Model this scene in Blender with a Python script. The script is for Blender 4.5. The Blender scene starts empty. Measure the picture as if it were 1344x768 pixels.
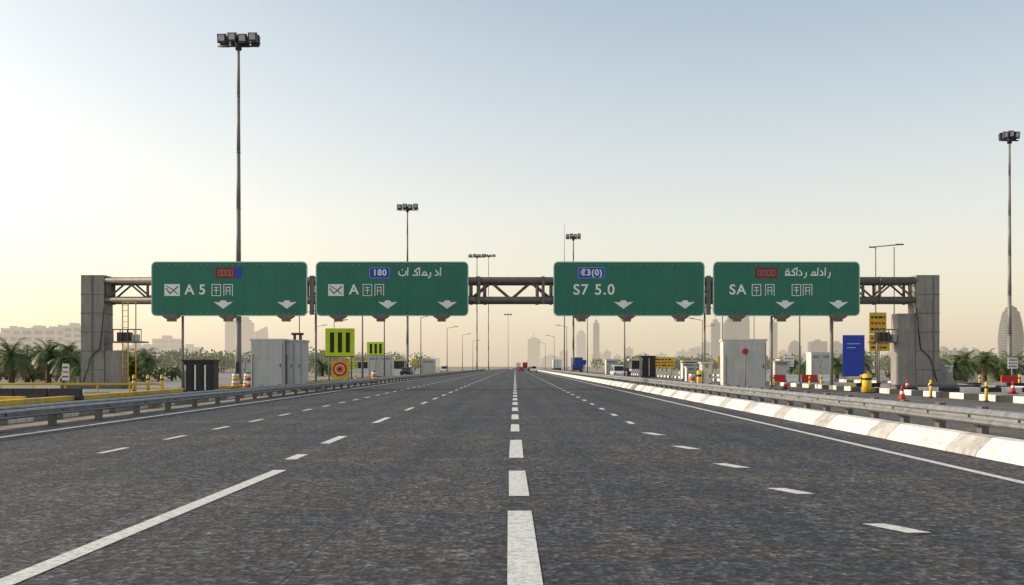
import bpy, math, random
from mathutils import Vector, Matrix
random.seed(7)
R=random.Random(11)
sc=bpy.context.scene
C=sc.collection

# ------------------------------------------------ materials
def newmat(name):
    m=bpy.data.materials.new(name); m.use_nodes=True
    return m, m.node_tree.nodes, m.node_tree.links, m.node_tree.nodes['Principled BSDF']
_mc={}
def mat(name,col,rough=0.6,metal=0.0,var=0.18,scale=3.0,bump=0.0,dirt=0.0):
    if name in _mc: return _mc[name]
    m,N,L,b=newmat(name)
    tc=N.new('ShaderNodeTexCoord'); n=N.new('ShaderNodeTexNoise')
    n.inputs['Scale'].default_value=scale; n.inputs['Detail'].default_value=6
    n.inputs['Roughness'].default_value=0.65
    L.new(tc.outputs['Object'],n.inputs['Vector'])
    r=N.new('ShaderNodeValToRGB')
    r.color_ramp.elements[0].position=0.3; r.color_ramp.elements[1].position=0.7
    a=1-var; c=1+var*0.6
    r.color_ramp.elements[0].color=(col[0]*a,col[1]*a,col[2]*a,1)
    r.color_ramp.elements[1].color=(min(1,col[0]*c),min(1,col[1]*c),min(1,col[2]*c),1)
    L.new(n.outputs['Fac'],r.inputs['Fac']); out=r.outputs['Color']
    if dirt>0:   # vertical rain streaks
        mp=N.new('ShaderNodeMapping'); mp.inputs['Scale'].default_value=(5,5,0.35); L.new(tc.outputs['Object'],mp.inputs['Vector'])
        n2=N.new('ShaderNodeTexNoise'); n2.inputs['Scale'].default_value=1.5; n2.inputs['Detail'].default_value=5; L.new(mp.outputs[0],n2.inputs['Vector'])
        r2=N.new('ShaderNodeValToRGB'); r2.color_ramp.elements[0].position=0.35; r2.color_ramp.elements[1].position=0.6
        q=1-dirt; r2.color_ramp.elements[0].color=(q,q*0.97,q*0.92,1); r2.color_ramp.elements[1].color=(1,1,1,1)
        L.new(n2.outputs['Fac'],r2.inputs['Fac'])
        x=N.new('ShaderNodeMix'); x.data_type='RGBA'; x.blend_type='MULTIPLY'; x.inputs['Factor'].default_value=1
        L.new(out,x.inputs['A']); L.new(r2.outputs['Color'],x.inputs['B']); out=x.outputs['Result']
    L.new(out,b.inputs['Base Color'])
    b.inputs['Roughness'].default_value=rough; b.inputs['Metallic'].default_value=metal
    if bump>0:
        bp=N.new('ShaderNodeBump'); bp.inputs['Strength'].default_value=bump
        L.new(n.outputs['Fac'],bp.inputs['Height']); L.new(bp.outputs['Normal'],b.inputs['Normal'])
    _mc[name]=m
    return m
HAZE_GLOW=(0.70,0.60,0.46)
def hazemat(name,col,f):  # distance haze baked into the material as an emissive glow, no volume
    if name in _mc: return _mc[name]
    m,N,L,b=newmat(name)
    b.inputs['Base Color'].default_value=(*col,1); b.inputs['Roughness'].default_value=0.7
    e=N.new('ShaderNodeEmission'); e.inputs['Color'].default_value=(*HAZE_GLOW,1); e.inputs['Strength'].default_value=1.0
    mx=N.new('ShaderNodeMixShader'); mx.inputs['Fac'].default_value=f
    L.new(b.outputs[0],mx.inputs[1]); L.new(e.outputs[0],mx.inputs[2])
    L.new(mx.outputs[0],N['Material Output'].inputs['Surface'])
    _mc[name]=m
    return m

def asphalt(name,c0,c1,rough=0.75,bump=0.6,sheen=0.35,agg=(0.5,2.2),fs=9,vs=17):
    m,N,L,b=newmat(name)
    g=N.new('ShaderNodeNewGeometry')
    fine=N.new('ShaderNodeTexNoise'); fine.inputs['Scale'].default_value=fs; fine.inputs['Detail'].default_value=7; fine.inputs['Roughness'].default_value=0.92
    vor=N.new('ShaderNodeTexVoronoi'); vor.inputs['Scale'].default_value=vs
    mid=N.new('ShaderNodeTexNoise'); mid.inputs['Scale'].default_value=2.2; mid.inputs['Detail'].default_value=6; mid.inputs['Roughness'].default_value=0.8
    big=N.new('ShaderNodeTexNoise'); big.inputs['Scale'].default_value=0.3; big.inputs['Detail'].default_value=5; big.inputs['Roughness'].default_value=0.6
    mp=N.new('ShaderNodeMapping'); mp.inputs['Scale'].default_value=(1.6,0.035,1)
    st=N.new('ShaderNodeTexNoise'); st.inputs['Scale'].default_value=1.0; st.inputs['Detail'].default_value=4
    mp2=N.new('ShaderNodeMapping'); mp2.inputs['Scale'].default_value=(0.05,0.55,1)
    cr=N.new('ShaderNodeTexNoise'); cr.inputs['Scale'].default_value=1.0; cr.inputs['Detail'].default_value=5
    for n in (fine,vor,mid,big): L.new(g.outputs['Position'],n.inputs['Vector'])
    L.new(g.outputs['Position'],mp.inputs['Vector']); L.new(mp.outputs[0],st.inputs['Vector'])
    L.new(g.outputs['Position'],mp2.inputs['Vector']); L.new(mp2.outputs[0],cr.inputs['Vector'])
    def ramp(src,p0,p1,a,c):
        r=N.new('ShaderNodeValToRGB'); r.color_ramp.elements[0].position=p0; r.color_ramp.elements[1].position=p1
        r.color_ramp.elements[0].color=(*a,1); r.color_ramp.elements[1].color=(*c,1); L.new(src,r.inputs['Fac']); return r.outputs['Color']
    def mul(a,c):
        x=N.new('ShaderNodeMix'); x.data_type='RGBA'; x.blend_type='MULTIPLY'; x.inputs['Factor'].default_value=1
        L.new(a,x.inputs['A']); L.new(c,x.inputs['B']); return x.outputs['Result']
    o=ramp(fine.outputs['Fac'],0.43,0.58,c0,c1)
    sx=N.new('ShaderNodeSeparateColor'); L.new(vor.outputs['Color'],sx.inputs[0])
    ag=N.new('ShaderNodeMapRange'); ag.inputs['To Min'].default_value=agg[0]; ag.inputs['To Max'].default_value=agg[1]
    pw=N.new('ShaderNodeMath'); pw.operation='POWER'; pw.inputs[1].default_value=2.4; L.new(sx.outputs[0],pw.inputs[0]); L.new(pw.outputs[0],ag.inputs['Value'])
    cc=N.new('ShaderNodeCombineColor'); 
    for i in range(3): L.new(ag.outputs[0],cc.inputs[i])
    o=mul(o,cc.outputs[0])
    o=mul(o,ramp(big.outputs['Fac'],0.32,0.72,(0.72,0.75,0.82),(1.3,1.22,1.1)))
    o=mul(o,ramp(st.outputs['Fac'],0.35,0.66,(0.74,0.77,0.82),(1.22,1.18,1.1)))
    o=mul(o,ramp(mid.outputs['Fac'],0.38,0.62,(0.76,0.78,0.81),(1.25,1.22,1.17)))
    o=mul(o,ramp(cr.outputs['Fac'],0.52,0.68,(1,1,1),(1.45,1.28,1.05)))
    L.new(o,b.inputs['Base Color'])
    b.inputs['Roughness'].default_value=rough
    b.inputs['Specular IOR Level'].default_value=sheen
    ad=N.new('ShaderNodeMath'); ad.operation='ADD'
    L.new(fine.outputs['Fac'],ad.inputs[0]); L.new(vor.outputs['Distance'],ad.inputs[1])
    bp=N.new('ShaderNodeBump'); bp.inputs['Strength'].default_value=bump; bp.inputs['Distance'].default_value=0.035
    L.new(ad.outputs[0],bp.inputs['Height']); L.new(bp.outputs['Normal'],b.inputs['Normal'])
    return m
def paint(name,col,wear=0.5):
    m,N,L,b=newmat(name)
    g=N.new('ShaderNodeNewGeometry')
    n=N.new('ShaderNodeTexNoise'); n.inputs['Scale'].default_value=12; n.inputs['Detail'].default_value=9; n.inputs['Roughness'].default_value=0.92
    L.new(g.outputs['Position'],n.inputs['Vector'])
    r=N.new('ShaderNodeValToRGB'); r.color_ramp.elements[0].position=0.39; r.color_ramp.elements[1].position=0.53
    r.color_ramp.elements[0].color=(0.28,0.28,0.275,1); r.color_ramp.elements[1].color=(*col,1)
    L.new(n.outputs['Fac'],r.inputs['Fac']); L.new(r.outputs['Color'],b.inputs['Base Color'])
    b.inputs['Roughness'].default_value=0.7
    return m

M_road=asphalt('road_asphalt',(0.020,0.0225,0.030),(0.110,0.116,0.132),bump=0.8)
M_side=asphalt('service_asphalt',(0.08,0.08,0.08),(0.17,0.165,0.155),bump=0.3,agg=(.8,1.2))
M_tar=mat('tar',(0.016,0.016,0.018),0.5,0,0.3,5)
M_paint=paint('road_paint',(0.72,0.72,0.69))
M_sand=mat('sandy_ground',(0.31,0.265,0.205),0.95,0,0.35,0.25)
M_conc=mat('concrete',(0.29,0.28,0.26),0.85,0,0.18,1.3,0.1,0.18)
M_concd=mat('concrete_dark',(0.15,0.145,0.135),0.85,0,0.25,1.3,0.1)
M_wconc=mat('painted_concrete_white',(0.74,0.73,0.70),0.75,0,0.25,2.5,0.1,0.25)
M_gconc=mat('painted_concrete_grey',(0.46,0.455,0.44),0.8,0,0.3,2.5,0.1,0.2)
M_blk=mat('black_paint',(0.02,0.02,0.022),0.6,0,0.4,3)
M_yel=mat('yellow_paint',(0.72,0.46,0.03),0.55,0,0.2,2)
M_galv=mat('galvanised_steel',(0.31,0.32,0.33),0.5,0.5,0.35,4)
M_galvd=mat('dull_steel',(0.17,0.155,0.135),0.6,0.3,0.3,2)
M_dark=mat('dark_metal',(0.05,0.05,0.055),0.5,0.4,0.3,3)
M_pole=mat('pole_steel',(0.22,0.21,0.20),0.6,0.1,0.2,1)
M_glass=mat('lamp_glass',(0.45,0.47,0.5),0.15,0,0.1,2)
M_green=mat('sign_green',(0.006,0.165,0.108),0.36,0,0.12,0.8,0,0.05)
M_white=mat('sign_white',(0.82,0.84,0.82),0.45,0,0.06,2)
M_edge=mat('sign_edge',(0.46,0.66,0.58),0.45,0,0.1,2)
M_joint=mat('sign_joint',(0.005,0.115,0.075),0.5)
M_blue=mat('sign_blue',(0.012,0.045,0.42),0.4,0,0.15,2)
M_red=mat('sign_red',(0.20,0.018,0.012),0.4,0,0.3,6)
M_lime=mat('sign_lime',(0.62,0.84,0.02),0.45,0,0.1,2)
M_orange=mat('orange_plastic',(0.78,0.16,0.02),0.5,0,0.15,2)
M_cab=mat('cabinet_grey',(0.50,0.51,0.50),0.55,0,0.1,1.2,0,0.08)
M_cabl=mat('cabinet_light',(0.64,0.645,0.63),0.55,0,0.1,1.2,0,0.08)
M_trunk=mat('palm_trunk',(0.12,0.085,0.055),0.95,0,0.4,8)
M_frond=mat('palm_frond',(0.08,0.13,0.025),0.55,0,0.45,3)
M_frondd=mat('palm_frond_dry',(0.14,0.13,0.04),0.7,0,0.4,3)
M_leaf=mat('tree_leaf',(0.085,0.12,0.04),0.7,0,0.5,0.4)
M_carw=mat('car_white',(0.7,0.7,0.7),0.3,0,0.05,1)
M_carr=mat('car_red',(0.4,0.02,0.02),0.3,0,0.05,1)
M_card=mat('car_dark',(0.03,0.035,0.05),0.3,0,0.05,1)
M_carb=mat('car_blue',(0.02,0.06,0.3),0.3,0,0.05,1)
M_wind=mat('window_glass',(0.02,0.025,0.03),0.1,0,0.1,1)
M_tyre=mat('tyre_rubber',(0.02,0.02,0.02),0.9,0,0.1,1)

# ------------------------------------------------ mesh builder
class MB:
    def __init__(s): s.v=[]; s.f=[]; s.m=[]; s.mats=[]; s.sm=[]
    def mi(s,m):
        if m not in s.mats: s.mats.append(m)
        return s.mats.index(m)
    def face(s,pts,m,smooth=False):
        i=len(s.v); s.v+= [tuple(p) for p in pts]; s.f.append(tuple(range(i,i+len(pts)))); s.m.append(s.mi(m)); s.sm.append(smooth)
    def box(s,x0,x1,y0,y1,z0,z1,m,taper=0.0,rot=0,bev=0.0):
        if x0>x1:x0,x1=x1,x0
        if y0>y1:y0,y1=y1,y0
        cx,cy=(x0+x1)/2,(y0+y1)/2
        i=len(s.v)
        hx,hy=(x1-x0)/2,(y1-y0)/2
        for z,t in ((z0,1),(z1,1-taper)):
            for dx,dy in ((-1,-1),(1,-1),(1,1),(-1,1)):
                px,py=dx*hx*t,dy*hy*t
                if rot: px,py=px*math.cos(rot)-py*math.sin(rot),px*math.sin(rot)+py*math.cos(rot)
                s.v.append((cx+px,cy+py,z))
        for q in ((0,3,2,1),(4,5,6,7),(0,1,5,4),(1,2,6,5),(2,3,7,6),(3,0,4,7)):
            s.f.append(tuple(i+k for k in q)); s.m.append(s.mi(m)); s.sm.append(False)
    def cyl(s,p0,p1,r0,m,r1=None,n=10,cap=True):
        if r1 is None:r1=r0
        p0=Vector(p0);p1=Vector(p1);d=(p1-p0).normalized()
        a=d.orthogonal().normalized(); b=d.cross(a)
        i=len(s.v)
        for p,r in ((p0,r0),(p1,r1)):
            for k in range(n):
                t=2*math.pi*k/n
                s.v.append(tuple(p+a*math.cos(t)*r+b*math.sin(t)*r))
        for k in range(n):
            s.f.append((i+k,i+(k+1)%n,i+n+(k+1)%n,i+n+k)); s.m.append(s.mi(m)); s.sm.append(True)
        if cap:
            s.f.append(tuple(i+n-1-k for k in range(n))); s.m.append(s.mi(m)); s.sm.append(False)
            s.f.append(tuple(i+n+k for k in range(n))); s.m.append(s.mi(m)); s.sm.append(False)
    def prism(s,prof,axis,a,b,m,smooth=False):
        def P(u,v,w):
            return {'x':(w,u,v),'y':(u,w,v),'z':(u,v,w)}[axis]
        i=len(s.v); n=len(prof)
        for w in (a,b):
            for u,v in prof: s.v.append(P(u,v,w))
        for k in range(n):
            s.f.append((i+k,i+(k+1)%n,i+n+(k+1)%n,i+n+k)); s.m.append(s.mi(m)); s.sm.append(smooth)
        s.f.append(tuple(i+n-1-k for k in range(n))); s.m.append(s.mi(m)); s.sm.append(False)
        s.f.append(tuple(i+n+k for k in range(n))); s.m.append(s.mi(m)); s.sm.append(False)
    def ribbon(s,pts,w,y,m):
        for k in range(len(pts)-1):
            a=Vector(pts[k]);b=Vector(pts[k+1]);d=(b-a)
            if d.length<1e-6: continue
            d.normalize();n=Vector((-d.y,d.x))*w/2; a=a-d*w*0.35;b=b+d*w*0.35
            yy=y-0.0012*(k%7)
            s.face([(a.x-n.x,yy,a.y-n.y),(b.x-n.x,yy,b.y-n.y),(b.x+n.x,yy,b.y+n.y),(a.x+n.x,yy,a.y+n.y)],m)
    def build(s,name,parent=None,loc=None,recalc=False,bevel=0):
        me=bpy.data.meshes.new(name); me.from_pydata(s.v,[],s.f)
        for mm in s.mats: me.materials.append(mm)
        me.polygons.foreach_set('material_index',s.m)
        me.polygons.foreach_set('use_smooth',s.sm)
        if recalc:
            import bmesh
            bm=bmesh.new(); bm.from_mesh(me); bmesh.ops.recalc_face_normals(bm,faces=bm.faces); bm.to_mesh(me); bm.free()
        me.update()
        o=bpy.data.objects.new(name,me); C.objects.link(o)
        if parent: o.parent=parent
        if loc: o.location=loc
        if bevel>0:
            bv=o.modifiers.new('bevel','BEVEL'); bv.width=bevel; bv.segments=2; bv.limit_method='ANGLE'
        return o
def empty(name,loc=(0,0,0)):
    o=bpy.data.objects.new(name,None); o.location=loc; C.objects.link(o); return o

# ------------------------------------------------ ground, roads
def sheet(name,poly,z,m):
    b=MB(); b.face([(x,y,z) for x,y in poly],m); return b.build(name)
sheet('ground',[(-6000,-300),(6000,-300),(6000,9000),(-6000,9000)],0.0,M_sand)
sheet('highway_road',[(-12.9,-20),(8.3,-20),(8.3,900),(-5,900),(-12.9,420)],0.008,M_road)
sheet('service_road',[(9.9,-20),(21.7,-20),(21.7,700),(9.9,700)],0.004,M_side)
sheet('pavement',[(22.4,-20),(120,-20),(120,260),(22.4,260)],0.004,mat('plaza_concrete',(0.25,0.235,0.21),0.9,0,0.35,0.3))
sheet('service_road',[(-20.5,-20),(-14,-20),(-14,400),(-20.5,400)],0.004,M_side)
sheet('pavement',[(-120,-20),(-21.2,-20),(-21.2,260),(-120,260)],0.004,_mc['plaza_concrete'])
b=MB(); r_=random.Random(3); zt_=0.0105
def seam(pts,w):
    for (x0,y0),(x1,y1) in zip(pts,pts[1:]):
        d=Vector((x1-x0,y1-y0)).normalized(); n=Vector((-d.y,d.x))*w/2
        b.face([(x0-n.x,y0-n.y,zt_),(x0+n.x,y0+n.y,zt_),(x1+n.x,y1+n.y,zt_),(x1-n.x,y1-n.y,zt_)],M_tar)
for x0,w in ((-1.75,.018),(5.1,.022),(-5.75,.022),(-9.4,.02)):
    pts=[];y=3
    while y<90: pts.append((x0+r_.uniform(-.02,.02),y)); y+=r_.uniform(.4,1.3)
    seam(pts,w)
for y0,xa,xb in ((19.6,.8,6.2),(27,-11,7),(41,-11,7),(58,-11,7)):
    pts=[];x=xa;yy=y0
    while x<xb: pts.append((x,yy)); x+=r_.uniform(.25,.6); yy+=r_.uniform(-.03,.03)
    seam(pts,.03)
b.build('road_tar_seams')

mk=MB(); Z=0.014
def dash(xa,ya,yb,w,xb=None):
    if xb is None: xb=xa
    mk.face([(xa-w/2,ya,Z),(xa+w/2,ya,Z),(xb+w/2,yb,Z),(xb-w/2,yb,Z)],M_paint)
cx=0.10
dash(cx,3.0,10.95,0.26,0.05); dash(0.05,12.2,15.15,0.25,0.03); dash(0.02,17.3,21.5,0.25)
y=24.3
while y<600: dash(0,y,y+3.0,0.22); y+=5.6
dash(-3.83,3,15.26,0.2,-3.6)
dash(-3.84,17.0,18.0,0.2); dash(-3.92,20.5,22.7,0.2); dash(-3.95,28,31,0.18)
y=36
while y<420: dash(-3.95,y,y+2.6,0.15); y+=6
y=18.2
while y<300: dash(-7.6,y,y+1.1+0.01*y,0.14); y+=3.2+0.012*y
for xx,a,bb in ((3.76,9.5,10.05),(3.53,12.4,13.0),(3.48,15.6,16.3),(3.36,19.1,19.9),(3.27,23,23.9)): dash(xx+0.10,a,bb,0.24,xx-0.14)
y=27.5
while y<420: dash(3.25,y,y+1.0+0.01*y,0.16); y+=4.2+0.012*y
dash(6.95,-5,700,0.16); dash(-11.5,-5,400,0.2)
mk.face([(-11.6,400,Z),(-11.4,400,Z),(-4.4,800,Z),(-4.6,800,Z)],M_paint)
for yy in range(10,300,9): dash(15.8,yy,yy+3,0.15)
for x_ in (26,30,34,38,42,46): dash(x_,66,72,0.15)
mk.build('road_markings')

# ------------------------------------------------ guardrails + barriers
def wbeam(name,x,s,ya,yb,hs,step=4.0):
    b=MB()
    prof=[(0,.44),(.05,.46),(.09,.50),(.09,.54),(.02,.585),(.02,.625),(.09,.67),(.09,.71),(.05,.75),(0,.77)]
    front=[(x+s*p,z*hs) for p,z in prof]; back=[(x+s*(p-0.012),z*hs) for p,z in prof][::-1]
    y=ya; k=0
    while y<yb:
        ye=min(y+4.0,yb); q=0.004*(k%3-1)
        b.prism([(a,c+q) for a,c in front+back],'y',y,ye-0.015,M_galv)
        b.box(x+s*.013-.006,x+s*.013+.006,ye-.12,ye+.1,.47*hs,.74*hs,M_galvd)
        y=ye;k+=1
    y=ya+1
    while y<yb:
        b.box(x-s*0.17,x-s*0.02,y-0.09,y+0.09,.42*hs,.74*hs,M_galvd)
        b.box(x-s*0.32,x-s*0.175,y-0.11,y+0.11,0,.80*hs,M_galvd)
        b.cyl((x+s*0.02,y,.605*hs),(x+s*.05,y,.605*hs),.025,M_dark,n=6)
        y+=step
    return b.build(name,recalc=True)
wbeam('guard_rail',-12.3,1,5,420,0.70,3.0)
wbeam('guard_rail',-13.5,1,9,200,0.70,4.0)
wbeam('guard_rail',9.15,-1,3,640,1.0,2.0)
b=MB(); y=2.0; k=0
while y<620:
    L_=3.0 if k%2==0 else 1.2
    m=M_wconc if (k%2==0) else M_gconc
    b.prism([(8.12,0.0),(8.16,0.10),(8.42,0.34),(8.62,0.36),(8.66,0.0)],'y',y,y+L_-0.02,m)
    y+=L_;k+=1
b.build('concrete_barrier',recalc=True,bevel=0.015)
def kerb(name,x0,x1,y0,y1,h,L_,ms,axis='y'):
    b=MB();k=0
    a,e=(y0,y1) if axis=='y' else (x0,x1)
    while a<e:
        z=min(a+L_,e)
        if axis=='y': b.box(x0,x1,a,z-0.01,0,h,ms[k%len(ms)])
        else: b.box(a,z-0.01,y0,y1,0,h,ms[k%len(ms)])
        a=z;k+=1
    return b.build(name,bevel=0.02)
kerb('striped_kerb',21.8,22.2,10,220,0.30,1.6,[M_wconc,M_blk])
kerb('striped_kerb',33,33.5,64,200,0.3,2.2,[M_wconc,M_blk])
kerb('striped_kerb',22.5,60,62,62.4,0.3,1.3,[M_wconc,M_blk],'x')
kerb('striped_kerb',24,70,75.5,75.9,0.35,1.9,[M_wconc,M_blk],'x')
kerb('yellow_kerb',-21.1,-20.7,8,160,0.22,2.0,[M_yel,mat('yellow_paint_faded',(0.6,0.42,0.08),0.7,0,0.3,2)])
kerb('kerb',-14.3,-14.0,5,300,0.14,1.5,[M_conc,M_wconc])
kerb('yellow_kerb',-40,-21.3,43,43.4,0.30,2.5,[M_yel],'x')
kerb('striped_kerb',-60,-21.3,52,52.4,0.3,1.5,[M_wconc,M_gconc],'x')
def water_barriers(x0,x1,y,ms,name='plastic_road_barrier',ang=0.0,hs=1.0):
    x=x0;k=0
    while x<x1:
        b=MB()
        b.prism([(-0.25,0),(-0.25,0.2*hs),(-0.10,0.45*hs),(-0.08,0.85*hs),(0.08,0.85*hs),(0.10,0.45*hs),(0.25,0.2*hs),(0.25,0)],'x',0.02,1.55,ms[k%len(ms)])
        b.box(0.35,0.6,-0.26,0.26,0,0.08,M_blk); b.box(1.0,1.25,-0.26,0.26,0,0.08,M_blk)
        o=b.build(name,recalc=True,bevel=0.02); o.location=(x,y+ang*(x-x0),0.005); o.rotation_euler[2]=math.atan(ang)
        x+=1.6*math.cos(math.atan(ang));k+=1
M_bplast=mat('barrier_black',(0.025,0.025,0.028),0.6)
M_rplast=mat('barrier_red',(0.50,0.02,0.015),0.5)
M_wplast=mat('barrier_white',(0.75,0.75,0.73),0.5)
water_barriers(-38,-21.8,47,[M_bplast],hs=.66)
water_barriers(40,50,82,[M_rplast,M_wplast,M_rplast])
water_barriers(24,31,100,[M_wplast,M_rplast],hs=.9)
b=MB()
for z in (0.5,): b.cyl((-44,62,z),(-22,62,z),0.07,M_yel)
for i in range(12): b.cyl((-44+2*i,62,0),(-44+2*i,62,0.5),0.05,M_yel)
b.build('yellow_pipe_railing')

# ------------------------------------------------ gantry
g=empty('highway_gantry',(0,72,0))
def part(b,name,par,**k): 
    o=b.build(name,**k); o.parent=par; return o
b=MB()
b.box(-31.1,-29.45,-0.7,0.9,0,8.15,M_conc)
for z in (1.35,2.7,4.05,5.4,6.75): b.box(-31.13,-29.42,-0.73,0.93,z,z+0.04,M_concd)
b.box(-30.35,-30.2,-0.72,-0.705,0,8.1,M_concd)
b.box(-29.44,-28.25,-0.6,0.8,0,2.75,M_conc)
b.box(-32.3,-28.0,-1.3,1.6,0,0.35,M_concd)
part(b,'left_column',g,bevel=0.03)
b=MB()
b.box(28.75,30.4,-0.7,0.9,0,8.15,M_conc)
for z in (1.35,2.7,4.05,5.4,6.75): b.box(28.72,30.43,-0.73,0.93,z,z+0.04,M_concd)
b.box(29.9,30.0,-0.72,-0.705,0,8.1,M_concd)
b.box(27.45,28.74,-0.6,0.8,0,5.4,M_conc,taper=0.05)
b.prism([(30.41,0),(32.0,0),(30.41,2.3)],'y',-0.5,0.7,M_conc)
b.box(27.0,32.6,-1.3,1.6,0,0.3,M_concd)
part(b,'right_column',g,bevel=0.03)
b=MB()
for yy in (-0.45,0.75):
    b.cyl((-29.6,yy,7.77),(28.9,yy,7.77),0.26,M_galvd,n=14)
    b.cyl((-29.6,yy,6.38),(28.9,yy,6.38),0.24,M_galvd,n=14)
    x=-26
    while x<27:
        for z,r in ((7.77,.30),(6.38,.28)): b.cyl((x-.05,yy,z),(x+.05,yy,z),r,M_galvd,n=14)
        x+=5.8
part(b,'truss_chords',g)
b=MB()
x=-29.3;up=True
while x<28.4:
    x2=x+1.45
    for yy in (-0.45,0.75):
        b.cyl((x,yy,6.45 if up else 7.7),(x2,yy,7.7 if up else 6.45),0.075,M_galvd,n=8)
    b.cyl((x,-0.45,6.38),(x,0.75,6.38),0.06,M_galvd,n=8)
    b.cyl((x,-0.45,7.77),(x2,0.75,7.77),0.05,M_galvd,n=8)
    up=not up;x=x2
for xx in (-29.3,-26.4,-14.9,-14.5,-3.2,-2.2,1.6,2.6,13.75,14.1,25.0,26.2,28.4):
    for yy in (-0.45,0.75): b.cyl((xx,yy,6.1),(xx,yy,8.0),0.11,M_galvd,n=8)
for x0 in (-2.6,2.0): b.box(x0-0.1,x0+0.12,-0.78,-0.70,6.1,8.05,M_galvd)
for x0 in (-14.55,13.85): b.box(x0-0.16,x0+0.16,-0.76,-0.62,5.3,8.1,M_galvd)
part(b,'truss_bracing',g)
b=MB()
for (x0,x1) in ((-29.3,-26.6),(25.6,27.4)):
    b.box(x0,x1,-0.9,0.3,3.3,3.4,M_galvd)
    b.box(x0+0.1,x1-0.1,-0.95,-0.85,4.2,4.28,M_galvd)
    for i in range(6):
        xx=x0+0.1+i*(x1-x0-0.2)/5; b.cyl((xx,-0.9,3.4),(xx,-0.9,4.25),0.03,M_galvd,n=6)
    b.box((x0+x1)/2-0.55,(x0+x1)/2+0.35,-0.75,-0.1,3.41,4.05,M_dark)
    b.box((x0+x1)/2+0.5,(x0+x1)/2+0.9,-0.7,-0.2,3.41,3.9,M_cab)
part(b,'maintenance_platforms',g)
b=MB()
for xx in (-28.15,-27.75,-27.2):
    b.cyl((xx,-0.6,0),(xx,-0.6,6.3),0.045,M_yel,n=8)
for i in range(15): b.cyl((-28.15,-0.6,0.4+i*0.4),(-27.75,-0.6,0.4+i*0.4),0.02,M_yel,n=6)
b.cyl((-27.2,-0.6,6.2),(-28.15,-0.6,6.2),0.04,M_yel,n=6)
part(b,'access_ladder',g)
b=MB()
for xx,m in ((-30.9,M_dark),(30.2,M_dark)):
    s=1 if xx<0 else -1
    pts=[(xx,-0.78,0.5),(xx+s*0.5,-0.78,2.2),(xx+s*1.2,-0.78,2.9),(xx+s*1.5,-0.78,5.8)]
    for a,c in zip(pts,pts[1:]): b.cyl(a,c,0.04,m,n=6)
part(b,'cables',g)
b=MB()
for xx,r in ((-24.1,0.09),(-14.45,0.08),(13.75,0.07),(18.6,0.09),(22.95,0.13)):
    b.cyl((xx,0.2,0),(xx,0.2,6.3),r,M_pole)
    b.box(xx-0.25,xx+0.25,-0.05,0.45,0,0.06,M_galvd)
part(b,'steel_props',g)

# ------------------------------------------------ signs
def rrect(x0,x1,z0,z1,r,n=6):
    out=[]
    for cx_,cz_,a0 in ((x1-r,z0+r,-90),(x1-r,z1-r,0),(x0+r,z1-r,90),(x0+r,z0+r,180)):
        for k in range(n+1):
            a=math.radians(a0+90*k/n); out.append((cx_+r*math.cos(a),cz_+r*math.sin(a)))
    return out
def text(s,x,z,size,m,par,y,name='lettering',ax='LEFT'):
    cu=bpy.data.curves.new(name,'FONT'); cu.body=s; cu.size=size; cu.align_x=ax; cu.align_y='CENTER'; cu.extrude=0.004
    cu.space_character=1.15; cu.offset=0.018
    cu.materials.append(m)
    o=bpy.data.objects.new(name,cu); C.objects.link(o); o.parent=par
    o.location=(x,y,z); o.rotation_euler=(math.pi/2,0,0)
    return o
def kanji(b,x,z,y,v=0):
    w=0.05
    sets=[[[(-.28,-.36),(-.28,.36),(.28,.36),(.28,-.36),(-.28,-.36)],[(-.14,.16),(.14,.16)],[(-.14,-.02),(.14,-.02)],[(0,.2),(0,-.24)]],
          [[(-.28,-.36),(-.28,.36),(.28,.36),(.28,-.36)],[(-.15,.18),(.15,.18)],[(-.15,-.05),(.15,-.05)],[(-.12,-.3),(-.12,.18)],[(.12,-.3),(.12,.18)]]]
    for pl in sets[v%2]: b.ribbon([(x+p[0]*1.1,z+p[1]*1.1) for p in pl],w,y-0.004*sets[v%2].index(pl),M_white)
def arc(cx_,cz_,rx,rz,a0,a1,n=7):
    return [(cx_+rx*math.cos(math.radians(a0+(a1-a0)*k/n)),cz_+rz*math.sin(math.radians(a0+(a1-a0)*k/n))) for k in range(n+1)]
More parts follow.
